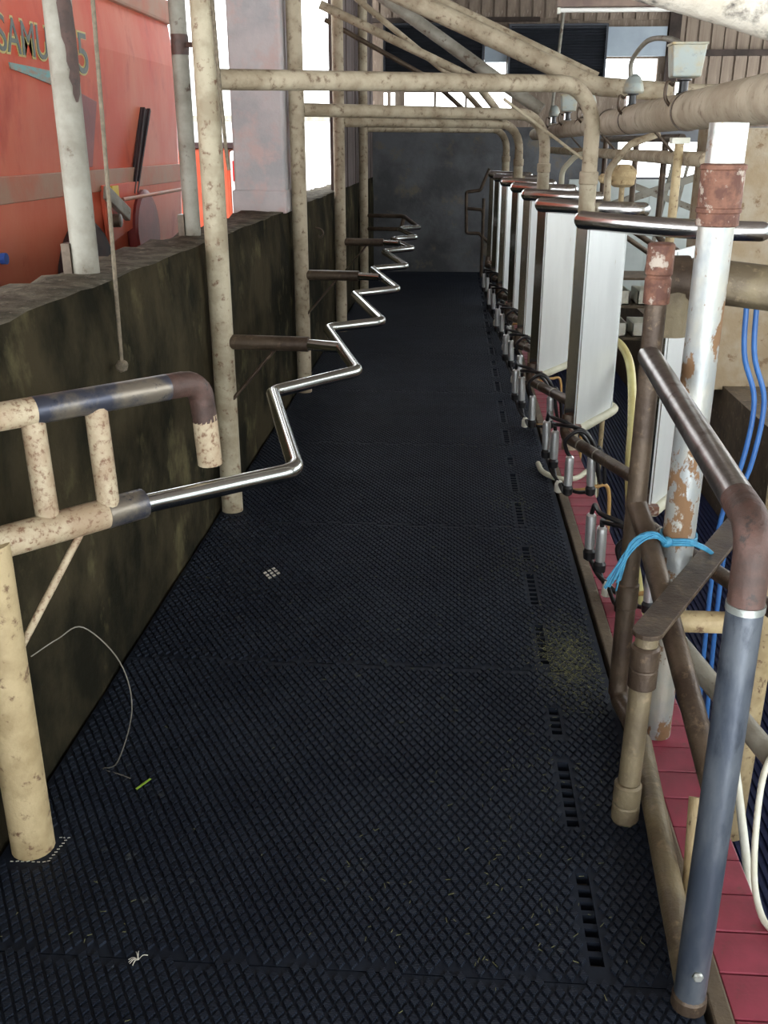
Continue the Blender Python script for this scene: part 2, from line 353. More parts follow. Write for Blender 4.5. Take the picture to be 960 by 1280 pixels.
for k in range(-1, 10):
    y0 = 1.51 + 1.25 * k; y1 = min(y0 + 1.25, 13.19)
    if k == 9 and y1 - y0 < .1: continue
    rt = thing('rubber_mat', 'black studded rubber cow ' + ordinals[k], 'mat', ((X0 + X1) / 2, (y0 + y1) / 2, -.03), 'rubber mats laid along the walkway')
    b = MB(); zt = .0; zb = -.03
    b.box((X0, y0, zb), (SX0, y1 - .003, zt)); b.box((SX1, y0, zb), (X1, y1 - .003, zt))
    ys = y0; slots = [(y0 + a, y0 + c) for a, c in SEG if y0 + c < y1]
    for a, c in slots:
        b.box((SX0, ys, zb), (SX1, a, zt)); ys = c
        n = 7 if c - a > .2 else 4; st = (c - a) / n
        for j in range(1, n): b.box((SX0, a + st * j - .007, zb), (SX1, a + st * j + .007, -.006))
    b.box((SX0, ys, zb), (SX1, y1 - .003, zt))
    b.build('mat_base', 'mat_base', rt)
    st = MB(); jr = int((y0 - .04) / (H_ / 2)) - 2
    while jr * H_ / 2 < y1 + .05:
        cy = jr * H_ / 2; i0 = int(X0 / W_) - 1
        for i in range(i0, int(X1 / W_) + 2):
            cx = i * W_ + (W_ / 2 if jr % 2 else 0)
            if cx < X0 + .012 or cx > X1 - .012: continue
            s0, s1 = seam(cx, k), seam(cx, k + 1)
            if cy < s0 + .012 or cy > s1 - .010 or cy > 13.17: continue
            if SX0 - .012 < cx < SX1 + .012 and any(a - .016 < cy < c + .016 for a, c in slots): continue
            if any(math.hypot(cx - qx, cy - qy) < .075 for qx, qy in posts_xy): continue
            single.append((cx, cy, k, rt)) if (k in (-1, 0) and cy > 1.40 and -.95 < cx < .45 and cy < 1.72) else st.add(*stud_geo(cx, cy))
        jr += 1
    MATK = st.build('rubber_studs', 'rubber', rt, kind='stuff'); rt['_s'] = MATK.name
single.sort(key=lambda q: q[1] + abs(q[0]) * .25)
sme = bpy.data.meshes.new('stud'); vv, ff = stud_geo(0, 0); sme.from_pydata(vv, [], ff); sme.materials.append(MATS['rubber'])
rest = {}
for n, (cx, cy, k, rt) in enumerate(single):
    if n < 300:
        o = bpy.data.objects.new('rubber_stud', sme); COL.objects.link(o); o.parent = rt; o.location = Vector((cx, cy, 0)) - ORG[rt.name]
    else: rest.setdefault(rt.name, MB()).add(*stud_geo(cx, cy))
for nm, mb in rest.items(): mb.build('rubber_studs', 'rubber', bpy.data.objects[nm], kind='stuff')
for o in bpy.data.objects:
    if '_s' in o: del o['_s']

# ================================================================== LEFT: POSTS, ARCHES, ZIGZAG RAIL
def ringed(c, r, h, n=1): return MB().lathe(c, [(r * .97, 0), (r, .004), (r, h - .004), (r * .97, h)], 20)
arch_leg = [None, (.70, 5.4), (.66, 7.7), (.61, 10.0), (.60, 12.3)]
az = [None, (1.842, 1.885), (1.80, 1.80), (1.775, 1.775), (1.76, 1.76)]
alab = [None, 'cream pipe arch over the walkway whose leg stands behind the second splash panel',
        'dusty pipe arch whose wall post carries the second arm of the zigzag rail', 'dusty pipe arch whose wall post carries the third arm of the zigzag rail',
        'dusty pipe arch closest to the dark concrete wall']
for k in range(1, 5):
    (x, y), (lx, ly) = posts_xy[k], arch_leg[k]
    t = thing('pipe_arch', alab[k], 'pipe frame', (x, y, 0), 'pipe arches spanning the walkway')
    tube('wall_post', [(x, y, .0), (x, y, 3.7)], .049, 'cream_pipe' if k == 1 else 'dusty_pipe', t, seg=18)
    a, b = az[k]
    tube('cross_bar', [(x + .03, y + .02, a), (lx, ly, b), (lx, ly, 1.42 if k == 1 else 1.3)], .040, 'dusty_pipe', t, rad=.24, seg=16)
    tube('leg', [(lx, ly, 1.46), (lx, ly, -.05)], .045, 'cream_pipe', t, seg=16)
    MB().lathe((lx, ly, 1.40), [(.045, 0), (.05, .006), (.05, .06), (.045, .066)], 16).build('leg_collar', 'dusty_pipe', t)
    if k < 4:
        sl = MB().sweep([(x + .04, y, .79), (x + .385, y - .03, .79)], .033, 16)
        sl.build('arm_sleeve', 'brown_pipe', t)
        tube('brace_rod', [(x + .03, y - .02, .53), (x + .24, y - .02, .77)], .008, 'brown_pipe', t, seg=8)
    if k == 1:
        tube('tie_rod', [(.225, 5.03, 1.80), (.655, 5.38, 1.53)], .008, 'dusty_pipe', t, seg=8)

# two grey posts standing on the low wall
for (x, y, r, lab) in ((-1.2, 3.15, .043, 'grey pipe post on the low wall in front of the red wagon lettering'),
                       (-1.2, 4.52, .037, 'slim grey pipe post on the low wall beside the first arch post')):
    t = thing('roof_post', lab, 'post', (x, y, 1.2), 'posts standing on the low wall')
    tube('pipe', [(x, y, 1.17), (x - .005, y + .01, 2.2), (x, y, 4.2)], r, 'grey_pipe', t, seg=18)
    MB().box((x - r - .02, y - .035, 1.19), (x - r + .008, y + .02, 1.30)).build('foot_bracket', 'brown_pipe', t)
    rz = 1.72 if y < 4 else 1.96
    if y > 4: MB().lathe((x, y, rz), [(r + .0005, 0), (r + .002, .03), (r + .002, .05), (r + .0005, .08)], 16).build('rust_band', 'dark_rust', t)
    else:
        st = MB(); vs = []; nz = 16
        for i in range(nz + 1):
            f = i / nz; wd = (.15 + 1.0 * math.sin(math.pi * f) ** .7) * (1 + .25 * R.uniform(-1, 1)); c = -.55 + .2 * math.sin(5 * f)
            for k in range(7):
                a = c + wd * (k / 6 - .5) * 1.3; vs.append((x - .002 + (r + .0012) * math.cos(a), y + .005 + (r + .0012) * math.sin(a), 1.72 + .36 * f))
        st.add(vs, [(i*7+k, i*7+k+1, (i+1)*7+k+1, (i+1)*7+k) for i in range(nz) for k in range(6)], True); st.build('rust_stain', 'dark_rust', t)
    if y > 4: MB().bar((x + .03, y, rz + .04), (x + .14, y - .1, rz + .03), .03, .02).build('clip', 'dark_rust', t)

# front rail end frame
t = thing('rail_end_frame', 'rusty cream pipe frame on a short tan post, bolted to the shiny zigzag rail', 'rail frame', (-.985, 1.83, 0))
tube('post', [(-.985, 1.83, .0), (-.985, 1.83, .80)], .051, 'tan_pipe', t, seg=20)
tube('lower_rail', [(-1.04, 1.78, .79), (-.735, 2.125, .79)], .036, 'speckled_cream', t, seg=18)
tube('heat_mark', [(-.80, 2.05, .79), (-.733, 2.127, .79)], .0368, 'weld_blue', t, seg=18)
tube('upper_rail', [(-1.06, 1.80, 1.06), (-.668, 2.201, 1.06)], .031, 'speckled_cream', t, seg=16)
tube('rail_bend', [(-.672, 2.197, 1.06), (-.61, 2.26, 1.06), (-.604, 2.269, .96)], .0312, 'dark_rust', t, rad=.07, seg=16)
tube('rail_drop', [(-.6045, 2.268, .975), (-.60, 2.275, .845)], .031, 'speckled_cream', t, seg=16)
tube('heat_mark', [(-.90, 1.964, 1.06), (-.672, 2.197, 1.06)], .0313, 'weld_blue', t, seg=16)
for (x, y) in ((-.905, 1.965), (-.80, 2.065)): tube('upright', [(x + .01, y - .01, .80), (x, y, 1.05)], .026, 'speckled_cream', t, seg=14)
tube('brace_rod', [(-.955, 1.86, .535), (-.84, 2.0, .765)], .009, 'speckled_cream', t, seg=8)

# zigzag rump rail
zz = [(-.76, 2.095), (-.40, 2.40), (-.62, 3.25), (-.352, 3.60), (-.585, 4.50), (-.335, 4.70), (-.567, 5.60), (-.325, 5.82), (-.56, 6.80), (-.327, 6.99),
      (-.56, 7.96), (-.335, 8.22), (-.56, 9.05), (-.345, 9.25), (-.56, 10.2), (-.36, 10.4)]
t = thing('zigzag_rail', 'shiny steel zigzag rail running along the mossy wall at cow height', 'rail', (-.46, 2.4, .79))
tube('rail_tube', [(x, y, .79) for x, y in zz], .0235, 'chrome', t, rad=.075, seg=14)
for k in (1, 2, 3):
    y = posts_xy[k][1]
    tube('support_stub', [(-.64, y - .03, .79), (-.475, y - .09, .79)], .024, 'chrome', t, seg=12)
# dark hoop frame at the far end of the rail
t = thing('end_hoop', 'dark pipe hoop at the far end of the zigzag rail', 'rail frame', (-.75, 11.07, 0))
tube('hoop_pipe', [(-.98, 11.07, .86), (-.55, 11.0, .86), (-.38, 10.45, .79)], .022, 'brown_pipe', t, rad=.08, seg=10)
tube('lower_pipe', [(-.98, 11.07, .72), (-.58, 11.0, .72), (-.55, 11.0, .86)], .022, 'brown_pipe', t, rad=.06, seg=10)

# far gate frame beside the panels
t = thing('far_gate', 'dark stepped pipe gate against the far concrete wall', 'gate', (.27, 12.6, 0))
s = 12.6 / 12
for nm, pts in (('gate_rail', [(.40, 1.33), (.30, 1.09), (.137, 1.07), (.15, .60), (.30, .60), (.41, .5)]), ('mid_rail', [(.145, .885), (.33, .87), (.35, .8)]), ('gate_post', [(.345, 1.0), (.345, 0)])):
    tube(nm, [(x * s, 12.6, max(0, 1.6 - (1.6 - z) * s) if nm != 'gate_post' or z else 0) for x, z in pts], .02, 'brown_pipe', t, rad=.03, seg=8)

# ================================================================== RIGHT: SPLASH PANELS
def panel(x, y, bl, lab, first=False):
    t = thing('splash_panel', lab, 'splash panel', (x + .05, y, 0), 'stainless splash panels along the pit')
    zt, zb = 1.285, .33
    d = Vector((.5, .86, 0)).normalized(); L = .46 if x > .5 else .42
    p0 = V(x + .052, y - .022, 0); nrm = V(d.y, -d.x, 0)
    # sheet with folded far lip
    q = p0 + d * L
    MB().prism([p0 + V(0,0,zb), q + V(0,0,zb), q + V(0,0,zt - .02), p0 + V(0,0,zt - .02)], nrm * -.006).build('sheet', 'stainless_sheet', t)
    MB().bar(q + V(0,0,zb) - nrm * .02, q + V(0,0,zt - .02) - nrm * .02, .006, .05, up=nrm).build('folded_lip', 'stainless_sheet', t)
    # side return facing the walkway
    e0 = V(x + .004, y + .02, 0)
    sd = (p0 - e0).normalized(); sn = V(sd.y, -sd.x, 0)
    pr = [e0 + V(0,0,zb-.03), p0 + V(0,0,zb-.03), p0 + V(0,0,zt - .02), e0 + V(0,0,zt - .02)]
    MB().prism(pr, -sn * .012).build('edge_strip', 'stainless', t, bevel=.003)
    # oval top rail, curving back towards the pit
    a = V(x + .022, y, zt); u = V(.62, -.60, 0).normalized() if x > .5 else V(.68, -.56, 0).normalized()
    pts = [a + u * bl * f + V(.13 * f ** 3, .22 * f ** 3, -.02 * f) * (bl / .8) for f in (0, .15, .3, .45, .6, .75, .9, 1)]
    if bl: MB().sweep(pts, .040, 16, oval=(1.0, .68), round_cap=True).build('top_rail', 'stainless', t)
    # rubber roll on the lower edge
    f = V(0, 0, zb - .012)
    MB().sweep(spline([p0 + f + d * .02 + nrm * .01, p0 + f + d * L * .5 + nrm * .012, q + f + nrm * .012, q + f + d * .045 - nrm * .01 + V(0,0,.01), q + f + d * .02 - nrm * .05 + V(0,0,.03)]), .021, 10).build('edge_roll', 'cream_rubber', t)
    # lower brown pipe
    pd = V(.35, -.94, 0).normalized()
    s0 = V(x + .02, y, zb + .06); s1 = V(x + .005, y - .02, zb - .035)
    lp = tube('lower_pipe', [s0, s1, s1 + pd * (.82 if x > .5 else .72)], .027, 'brown_pipe', t, rad=.06, seg=12)
    for f in (.17, .33): MB().sweep([s1 + pd * f, s1 + pd * (f + .008)], .0295, 12).build('wire_clamp', 'wire', lp)
    br = s1 + pd * .05
    MB().box((br.x, br.y + .02, br.z + .02), (br.x + .06, br.y + .06, br.z + .055)).build('bracket', 'rust', t, bevel=.003)
PX = [(.70, 3.42, 0), (.546, 4.50, .78), (.46, 5.65, .56), (.456, 6.80, .50), (.443, 7.95, .46), (.413, 9.10, .44), (.392, 10.25, .44), (.38, 11.40, .44)]
plab = ['stainless splash panel behind the rusty galvanised post', 'stainless splash panel next beyond the brown coupled pipe, with bent dark top rail', 'stainless splash panel in front of the first arch leg',
        'stainless splash panel just beyond the first arch leg', 'stainless splash panel close to the second arch leg', 'stainless splash panel third from the far gate', 'stainless splash panel second from the far gate',
        'stainless splash panel standing beside the far gate']
for (x, y, bl), lab in zip(PX, plab): panel(x, y, bl, lab)

# ================================================================== MILKING CLUSTERS
def cluster(x, y, dz, cz, lab):
    # x, y: tip of the panel beside it; cups hang on the walkway side and either side of the lower pipe
    t = thing('milking_cluster', lab, 'milking cluster', (x, y, cz - .03), 'milking clusters hung along the pit edge')
    o = V(x, y, dz); cpos = V(x - .005, y - .035, cz)
    sets = (((-.065, .10, .26), [(-.062, .06, .385), (-.055, -.05, .39), (.02, -.115, .375), (.10, -.13, .30), (.17, -.12, .13)]),
            ((-.028, .055, .225), [(-.034, .03, .335), (-.038, -.06, .36), (.05, -.155, .37), (.115, -.165, .315), (.17, -.155, .11)]),
            ((.022, -.165, .165), [(.004, -.165, .265), (-.004, -.178, .32), (.06, -.192, .368), (.125, -.195, .30), (.17, -.18, .11)]),
            ((.125, -.165, .165), [(.132, -.17, .26), (.15, -.17, .285), (.18, -.16, .22), (.195, -.15, .10)]))
    for i, (c, hp) in enumerate(sets):
        c = o + V(*c); lean = V(R.uniform(-.05, .0), R.uniform(-.03, .03), 1).normalized()
        cup = MB().lathe(c, [(.015, -.074), (.0195, -.07), (.0205, -.03), (.0205, .05), (.0195, .066), (.013, .074)], 16, lean).build('teat_cup', 'cup_steel', t)
        b = c - lean * .072
        MB().lathe(b, [(.012, -.05), (.023, -.042), (.025, -.012), (.017, .002)], 14, lean).build('liner_mouth', 'black_hose', cup)
        tp = c + lean * .070
        hose('air_hose', [tp] + [o + V(*q) for q in hp], .0095, 'black_hose', cup)
        hose('short_tube', [b - lean * .03, (b - lean * .06).lerp(cpos + V(0, 0, .03), .45) - V(0, 0, .01), cpos + V(0, 0, .02)], .009, 'black_hose', cup)
    MB().lathe(cpos, [(.012, -.03), (.021, -.024), (.021, .012), (.012, .03)], 14).build('claw', 'white_plastic', t)
    hose('milk_hose', [cpos + V(.01, 0, -.005), cpos + V(.07, -.02, -.01), (max(.66, x + .13), y - .06, cz + .0), (max(.72, x + .17), y - .05, cz + .01), (.785, y - .03, cz - .02), (.80, y - .02, cz - .35)], .0095, 'orange_hose', t)
clab = ['milking cluster hung beside the knotted blue twine', 'milking cluster below the splash panel next to the brown coupled pipe', 'milking cluster below the splash panel in front of the first arch leg',
        'milking cluster just beyond the first arch leg', 'milking cluster close to the second arch leg', 'milking cluster third from the far gate', 'milking cluster second from the far gate']
cxy = [(.628, 3.43, -.075, .0)] + [(px, py, 0, .04) for px, py, _ in PX[1:7]]
for (x, y, dz, cz), lab in zip(cxy, clab): cluster(x, y, dz, cz, lab)
hz = hose('milk_hose', [(.80, 5.18, .66), (.875, 4.98, .63), (.90, 4.80, .54), (.87, 4.5, .36), (.84, 4.3, .2), (.86, 4.2, -.1), (.95, 4.2, -.5)], .021, 'yellow_hose', None, seg=10)
tag(hz, 'thick pale yellow hose hanging behind the splash panel next to the brown coupled pipe', 'hose')
hz = hose('vacuum_hose', [(.475, 4.88, .022), (.49, 4.74, .0215), (.56, 4.64, .022), (.66, 4.72, .0), (.74, 4.84, .0), (.785, 4.92, -.1), (.80, 4.96, -.5)], .014, 'cream_rubber', None, seg=9)
tag(hz, 'cream hose looping low at the walkway edge under the chrome teat cups', 'hose')

# ================================================================== RIGHT FOREGROUND PIPEWORK
t = thing('galvanised_post', 'tall galvanised post with peeling rust patches and a rusty sleeve near its top', 'post', (.640, 2.506, -.05))
tube('lower_pipe', [(.640, 2.506, -.02), (.643, 2.506, 1.455)], .0437, 'galv_rust', t, seg=24)
MB().lathe((.644, 2.506, 1.411), [(.045, 0), (.051, .003), (.051, .031), (.0545, .034), (.0545, .043), (.052, .045), (.052, .130), (.055, .133), (.055, .142), (.046, .146)], 24).build('rusty_sleeve', 'rust', t)
tube('upper_pipe', [(.644, 2.506, 1.54), (.645, 2.506, 1.647)], .0452, 'galv', t, seg=24)
MB().lathe((.640, 2.506, -.05), [(.044, 0), (.0445, .004), (.0445, .03), (.0437, .034)], 24).build('foot', 'galv_rust', t)

t = thing('gate_hoop', 'worn steel gate hoop bent down to the mat, with brown coupled upright', 'gate', (.50, 1.48, 0))
tube('upright', [(.532, 2.575, .04), (.53, 2.575, 1.25)], .0285, 'brown_pipe', t, seg=16)
tube('foot_bend', [(.532, 2.575, .10), (.532, 2.565, .03), (.545, 2.45, .035), (.56, 2.33, .032)], .0265, 'brown_pipe', t, rad=.05, seg=14)
up = MB().lathe((.53, 2.575, 1.21), [(.027, 0), (.034, .003), (.034, .065), (.031, .07), (.031, .074), (.035, .078), (.035, .15), (.03, .155)], 18).build('coupling', 'rust', t)
MB().lathe((.532, 2.575, .33), [(.0275, 0), (.032, .004), (.032, .075), (.0275, .08)], 16).build('coupling', 'brown_pipe', t)
tube('top_tube', [(.525, 2.57, 1.075), (.503, 1.575, 1.024)], .030, 'worn_steel', t, seg=20)
tube('elbow', [(.5035, 1.60, 1.0253), (.502, 1.488, 1.0195), (.50, 1.475, .88)], .0305, 'dark_rust', t, rad=.07, seg=20)
tube('front_upright', [(.50, 1.475, .88), (.502, 1.468, .03)], .0305, 'blue_steel', t, seg=20)
tube('weld_ring', [(.50, 1.475, .875), (.50, 1.475, .888)], .0325, 'galv', t, seg=20)
tube('bottom_rail', [(.56, 2.33, .035), (.502, 1.47, .045)], .029, 'olive_pipe', t, seg=18)
MB().lathe((.502, 1.468, .002), [(.024, 0), (.034, .004), (.034, .03), (.030, .036)], 18).build('foot', 'brown_pipe', t)
MB().lathe((.502, 1.440, .11), [(.011, 0), (.011, .006), (.008, .009)], 6, (0, -1, .1)).build('bolt', 'galv', t)
tube('lower_brace', [(.53, 2.58, .66), (.55, 2.50, .60), (.60, 2.0, .33), (.622, 1.82, .22)], .029, 'brown_pipe', t, rad=.1, seg=16)

t = thing('socket_post', 'short brown pipe stub with collars and a flat bar on top, standing on the mat', 'post', (.468, 2.03, 0))
tube('pipe', [(.468, 2.03, .0), (.48, 2.05, .53)], .0275, 'olive_pipe', t, seg=18)
MB().lathe((.468, 2.03, .0), [(.030, 0), (.0345, .01), (.0345, .05), (.0325, .055), (.0345, .06), (.0345, .11), (.029, .116)], 18).build('collar', 'olive_pipe', t)
MB().lathe((.478, 2.046, .38), [(.029, 0), (.034, .004), (.034, .05), (.0325, .054), (.0345, .058), (.0345, .108), (.029, .114)], 18).build('collar', 'brown_pipe', t)
pl = []
p, q = V(.475, 2.03, .53), V(.93, 2.85, .53); d = (q - p).normalized(); s = V(d.y, -d.x, 0)
for k in range(7):
    a = math.pi * k / 6; pl.append(p - d * math.sin(a) * .036 + s * math.cos(a) * .036)
pl = [q + s * .036] + pl + [q - s * .036]
MB().prism(pl, (0, 0, .012)).build('flat_bar', 'brown_pipe', t, bevel=.002)

t = thing('water_pipe', 'dusty brown water pipe with an elbow running behind the galvanised post', 'pipe', (.60, 2.75, 1.25))
tube('pipe', [(.60, 2.75, 1.1), (.605, 2.75, 1.25), (.70, 2.74, 1.25), (1.5, 2.62, 1.17)], .060, 'olive_pipe', t, rad=.05, seg=20)
MB().lathe((.615, 2.75, 1.25), [(.05, -.035), (.066, -.03), (.066, .03), (.058, .035)], 18, (1, 0, 0)).build('elbow_band', 'brown_pipe', t)

t = thing('tee_pipe', 'rusty tan tee of pipes at the pit edge below the flat bar', 'pipe', (.775, 2.3, -.06))
tube('upright', [(.775, 2.3, -.06), (.775, 2.3, .68)], .030, 'tan_pipe', t, seg=16)
tube('branch', [(.60, 2.3, .43), (.775, 2.3, .43)], .029, 'tan_pipe', t, seg=16)
MB().lathe((.775, 2.3, .38), [(.031, 0), (.036, .005), (.036, .095), (.031, .1)], 16).build('tee_collar', 'brown_pipe', t)
t = tag(tube('kerb_stub', [(.584, 1.775, -.02), (.608, 1.90, .175)], .027, 'tan_pipe', seg=16), 'short yellow-tan pipe stub leaning at the red tiled kerb', 'pipe')
t = tag(tube('drain_pipe', [(.64, 2.36, .33), (.80, 1.98, .22), (1.0, 1.7, .1)], .027, 'grey_pipe', seg=14, rad=.1), 'olive grey pipe slanting towards the pit behind the gate hoop', 'pipe')
t = tag(MB().bar((.68, 2.0, .85), (.665, 2.0, .0), .012, .035, up=(1, 0, 0)).build('strap_bar', 'grey_pipe', bevel=.002), 'flat grey strap standing just behind the bent gate hoop', 'strap')
t = tag(tube('pit_pipe', [(1.12, 3.1, -.885), (1.12, 3.1, .2), (1.10, 3.08, .75), (1.08, 3.05, 1.2)], .045, 'tan_pipe', seg=16), 'thick stained tan pipe rising from the pit beside the blue hoses', 'pipe')
for k, off in enumerate((0, .03)):
    o = hose('blue_hose', [(.885 + off, 3.0, 1.2), (.90 + off, 3.0, 1.0), (.95 + off, 3.0, .85), (.94 + off, 3.0, .65), (.90 + off, 3.02, .4), (.92 + off, 3.05, -.2), (.97 + off, 3.1, -.875)], .0085, 'blue_hose', None)
    tag(o, 'blue air hose hanging from the dusty water pipe' if k else 'blue air hose lying closest to the galvanised post', 'hose', 'pair of blue air hoses')
o = hose('wash_hose', [(.62, 2.6, .30), (.72, 2.55, .22), (.82, 2.45, .05), (.84, 2.2, -.2), (.86, 2.0, -.5), (1.0, 2.1, -.872)], .0125, 'white_plastic', None)
tag(o, 'white wash hose drooping into the pit past the tan tee', 'hose')
o = hose('thin_white_hose', [(.87, 2.04, .08), (.846, 2.03, .21), (.803, 1.99, .263), (.758, 1.945, .20), (.735, 1.85, .03), (.735, 1.76, -.034), (.775, 1.69, -.07), (.83, 1.66, -.3), (.95, 1.7, -.874)], .008, 'white_plastic', None)
tag(o, 'thin white hose falling over the tiled kerb into the pit', 'hose')

# blue twine round the galvanised post
t = thing('blue_twine', 'frayed bright blue twine knotted round the galvanised post', 'twine', (.640, 2.456, .59))
TX, TY, TZ = .6405, 2.506, .585
lp = [(TX + .0475 * math.cos(a), TY + .0475 * math.sin(a), TZ + .004 * math.sin(3 * a)) for a in [k * math.pi / 8 for k in range(17)]]
mb = MB()
for dz in (-.007, 0, .007): mb.sweep([(x, y, z + dz) for x, y, z in lp], .0045, 6)
mb.build('loop', 'blue_twine', t)
MB().lathe((TX - .040, TY - .040, TZ), [(.004, -.016), (.013, -.01), (.016, 0), (.013, .01), (.004, .016)], 10, (1, .2, .1)).build('knot', 'blue_twine', t)
mb = MB()
for k in range(16):
    a = V(TX - .040, TY - .047, TZ) + V(R.uniform(-.004, .004), R.uniform(-.004, .004), R.uniform(-.006, .006))
    mb.sweep(spline([a, a + V(-.05, -.035, .034 + R.uniform(-.003, .010)), a + V(-.105, -.04, .002 + R.uniform(-.012, .01)), a + V(-.142 + R.uniform(-.022, .024), -.045, -.105 + R.uniform(-.025, .02))], 4), .0026, 5)
mb.build('frayed_end', 'blue_twine', t, kind='stuff')
mb = MB()
for k in range(4): mb.sweep(spline([(TX + .022, TY - .044, TZ + k * .003), (TX + .062, TY - .042, TZ - .018 + k * .003), (TX + .098, TY - .005, TZ - .049 + k * .002)], 4), .0035, 5)
mb.build('tail', 'blue_twine', t)

# ================================================================== MILK LINE AND PULSATORS
t = thing('milk_line', 'big dusty cream milk line pipe running above the pit', 'pipe', (1.0, 6, 1.74))
tube('main_pipe', [(1.0, 2.2, 1.74), (1.0, 6.9, 1.728)], .078, 'milk_pipe', t, seg=28)
tube('far_pipe', [(1.0, 6.9, 1.728), (.97, 12.9, 1.71)], .066, 'milk_pipe', t, seg=24)
for y in (4.55, 6.0, 6.86, 8.3, 9.8): MB().sweep([(1.0, y, 1.733), (1.0, y + .02, 1.733)], .0825 if y < 7 else .071, 28).build('clamp_band', 'brown_pipe', t)
t = thing('wash_line', 'thin dusty pipe slung below the big milk line', 'pipe', (1.12, 6, 1.5))
tube('pipe', [(1.18, 4.9, 1.53), (1.15, 12.9, 1.53)], .036, 'dusty_pipe', t, seg=14)
for y in (5.6, 7.6, 9.6): tube('hanger', [(1.17, y, 1.55), (1.02, y, 1.70)], .008, 'brown_pipe', t, seg=6)
pul = [(4.66, 'box', 'square galvanised pulsator box on the milk line next to the limewashed beam'), (5.96, 'cone', 'domed grey pulsator on the milk line where the thin hose arches over'),
       (7.9, 'cone', 'domed grey pulsator on the milk line behind the first arch bend'), (9.3, 'box', 'small galvanised pulsator box on the far part of the milk line'), (10.6, 'cone', 'domed pulsator at the far end of the milk line')]
for y, kd, lab in pul:
    x = .985; zb = 1.80
    t = thing('pulsator', lab, 'pulsator', (x, y, zb), 'pulsators on the milk line')
    MB().lathe((x, y, zb - .005), [(.03, 0), (.03, .012), (.02, .016), (.02, .06), (.032, .064), (.032, .07)], 14).build('stem', 'black_hose', t)
    MB().lathe((x - .035, y - .02, zb), [(.012, 0), (.012, .05), (.008, .055)], 12).build('air_nozzle', 'chrome', t)
    if kd == 'box':
        b = MB(); b.add([(x-.06,y-.05,zb+.07),(x+.06,y-.05,zb+.07),(x+.06,y+.05,zb+.07),(x-.06,y+.05,zb+.07),(x-.072,y-.06,zb+.20),(x+.072,y-.06,zb+.20),(x+.072,y+.06,zb+.20),(x-.072,y+.06,zb+.20)],
              [(0,3,2,1),(4,5,6,7),(0,1,5,4),(1,2,6,5),(2,3,7,6),(3,0,4,7)])
        b.build('housing', 'galv_box', t, bevel=.006)
        MB().box((x - .076, y - .064, zb + .196), (x + .076, y + .064, zb + .206)).build('lid', 'galv_box', t, bevel=.002)
    else:
        MB().lathe((x, y, zb + .065), [(.055, 0), (.06, .01), (.052, .05), (.035, .085), (.012, .10)], 18).build('dome', 'galv_box', t)
    hose('vacuum_tube', [(x - .045, y, zb + .04), (x - .075, y - .02, zb + .05), (x - .08, y - .03, zb - .01), (x - .05, y - .02, zb - .05)], .008, 'brown_pipe', t)
o = hose('arch_hose', [(.965, 5.96, 1.94), (.955, 5.9, 2.03), (.98, 5.6, 2.10), (1.0, 5.1, 2.06), (1.0, 4.72, 1.985)], .013, 'grey_pipe', None)
tag(o, 'grey hose arching between the domed pulsator and the square pulsator box', 'hose')

# ================================================================== OVERHEAD PIPES
def over(name, pts, r, m_, lab, rad=0, cat='pipe', **k): return tag(tube(name, pts, r, m_, None, rad=rad, **k), lab, cat)
over('roof_brace', [(-.98, 6.25, 2.675), (.806, 6.2, 1.915), (1.364, 6.2, 1.874), (1.96, 6.2, 1.869)], .052, 'dusty_pipe', 'thick cream pipe slanting down to the milk line behind the first arch', rad=.3, seg=18)
over('roof_brace', [(-.98, 6.38, 2.757), (.826, 6.345, 1.967)], .034, 'dusty_pipe', 'slimmer pipe lying along the upper side of the thick cream brace', seg=14)
over('roof_brace', [(-1.1, 7.8, 2.95), (.28, 7.75, 2.05), (.62, 7.7, 1.83)], .045, 'grey_pipe', 'bluish grey pipe brace slanting down in front of the dark louvres', seg=14)
over('roof_brace', [(-1.12, 8.63, 2.65), (.12, 8.70, 2.11), (.45, 9.87, 1.815)], .034, 'dusty_pipe', 'dusty pipe brace starting at the bright gap by the pillar', seg=12)
over('roof_brace', [(-1.15, 8.95, 2.95), (-.05, 8.95, 2.13), (.30, 9.76, 1.825)], .024, 'dusty_pipe', 'thin pipe brace crossing the dusty brace from above', seg=10)
over('roof_brace', [(-1.12, 8.9, 2.57), (-.25, 9.0, 2.13), (.15, 9.65, 1.825)], .02, 'brown_pipe', 'thin dark pipe brace below the dusty brace', seg=10)
t = over('roof_beam', [(-1.16, 3.1, 2.52), (-.4, 3.05, 2.30), (.42, 3.02, 2.06), (.75, 3.0, 1.97), (1.05, 3.0, 1.88), (1.5, 3.0, 1.76), (2.4, 3.0, 1.64), (4.25, 3.0, 1.58)], .072, 'lime_beam', 'rough limewashed roof beam with black mould blotches', seg=18, cat='beam')
t = thing('tube_lamp', 'fluorescent tube lamp hanging under the boarded gable', 'lamp', (.9, 7.0, 2.42))
MB().box((.63, 6.96, 2.42), (1.5, 7.04, 2.465)).build('casing', 'lamp_case', t, bevel=.004)
tube('glass_tube', [(.65, 7.0, 2.405), (1.48, 7.0, 2.405)], .014, 'lamp_tube', t, seg=12)
for x in (.64, 1.49): MB().box((x - .01, 6.985, 2.385), (x + .01, 7.015, 2.42)).build('end_holder', 'white_plastic', t)
for x in (.8, 1.35): tube('hanger', [(x, 7.0, 2.46), (x, 7.0, 3.72)], .006, 'wire', t, seg=6)

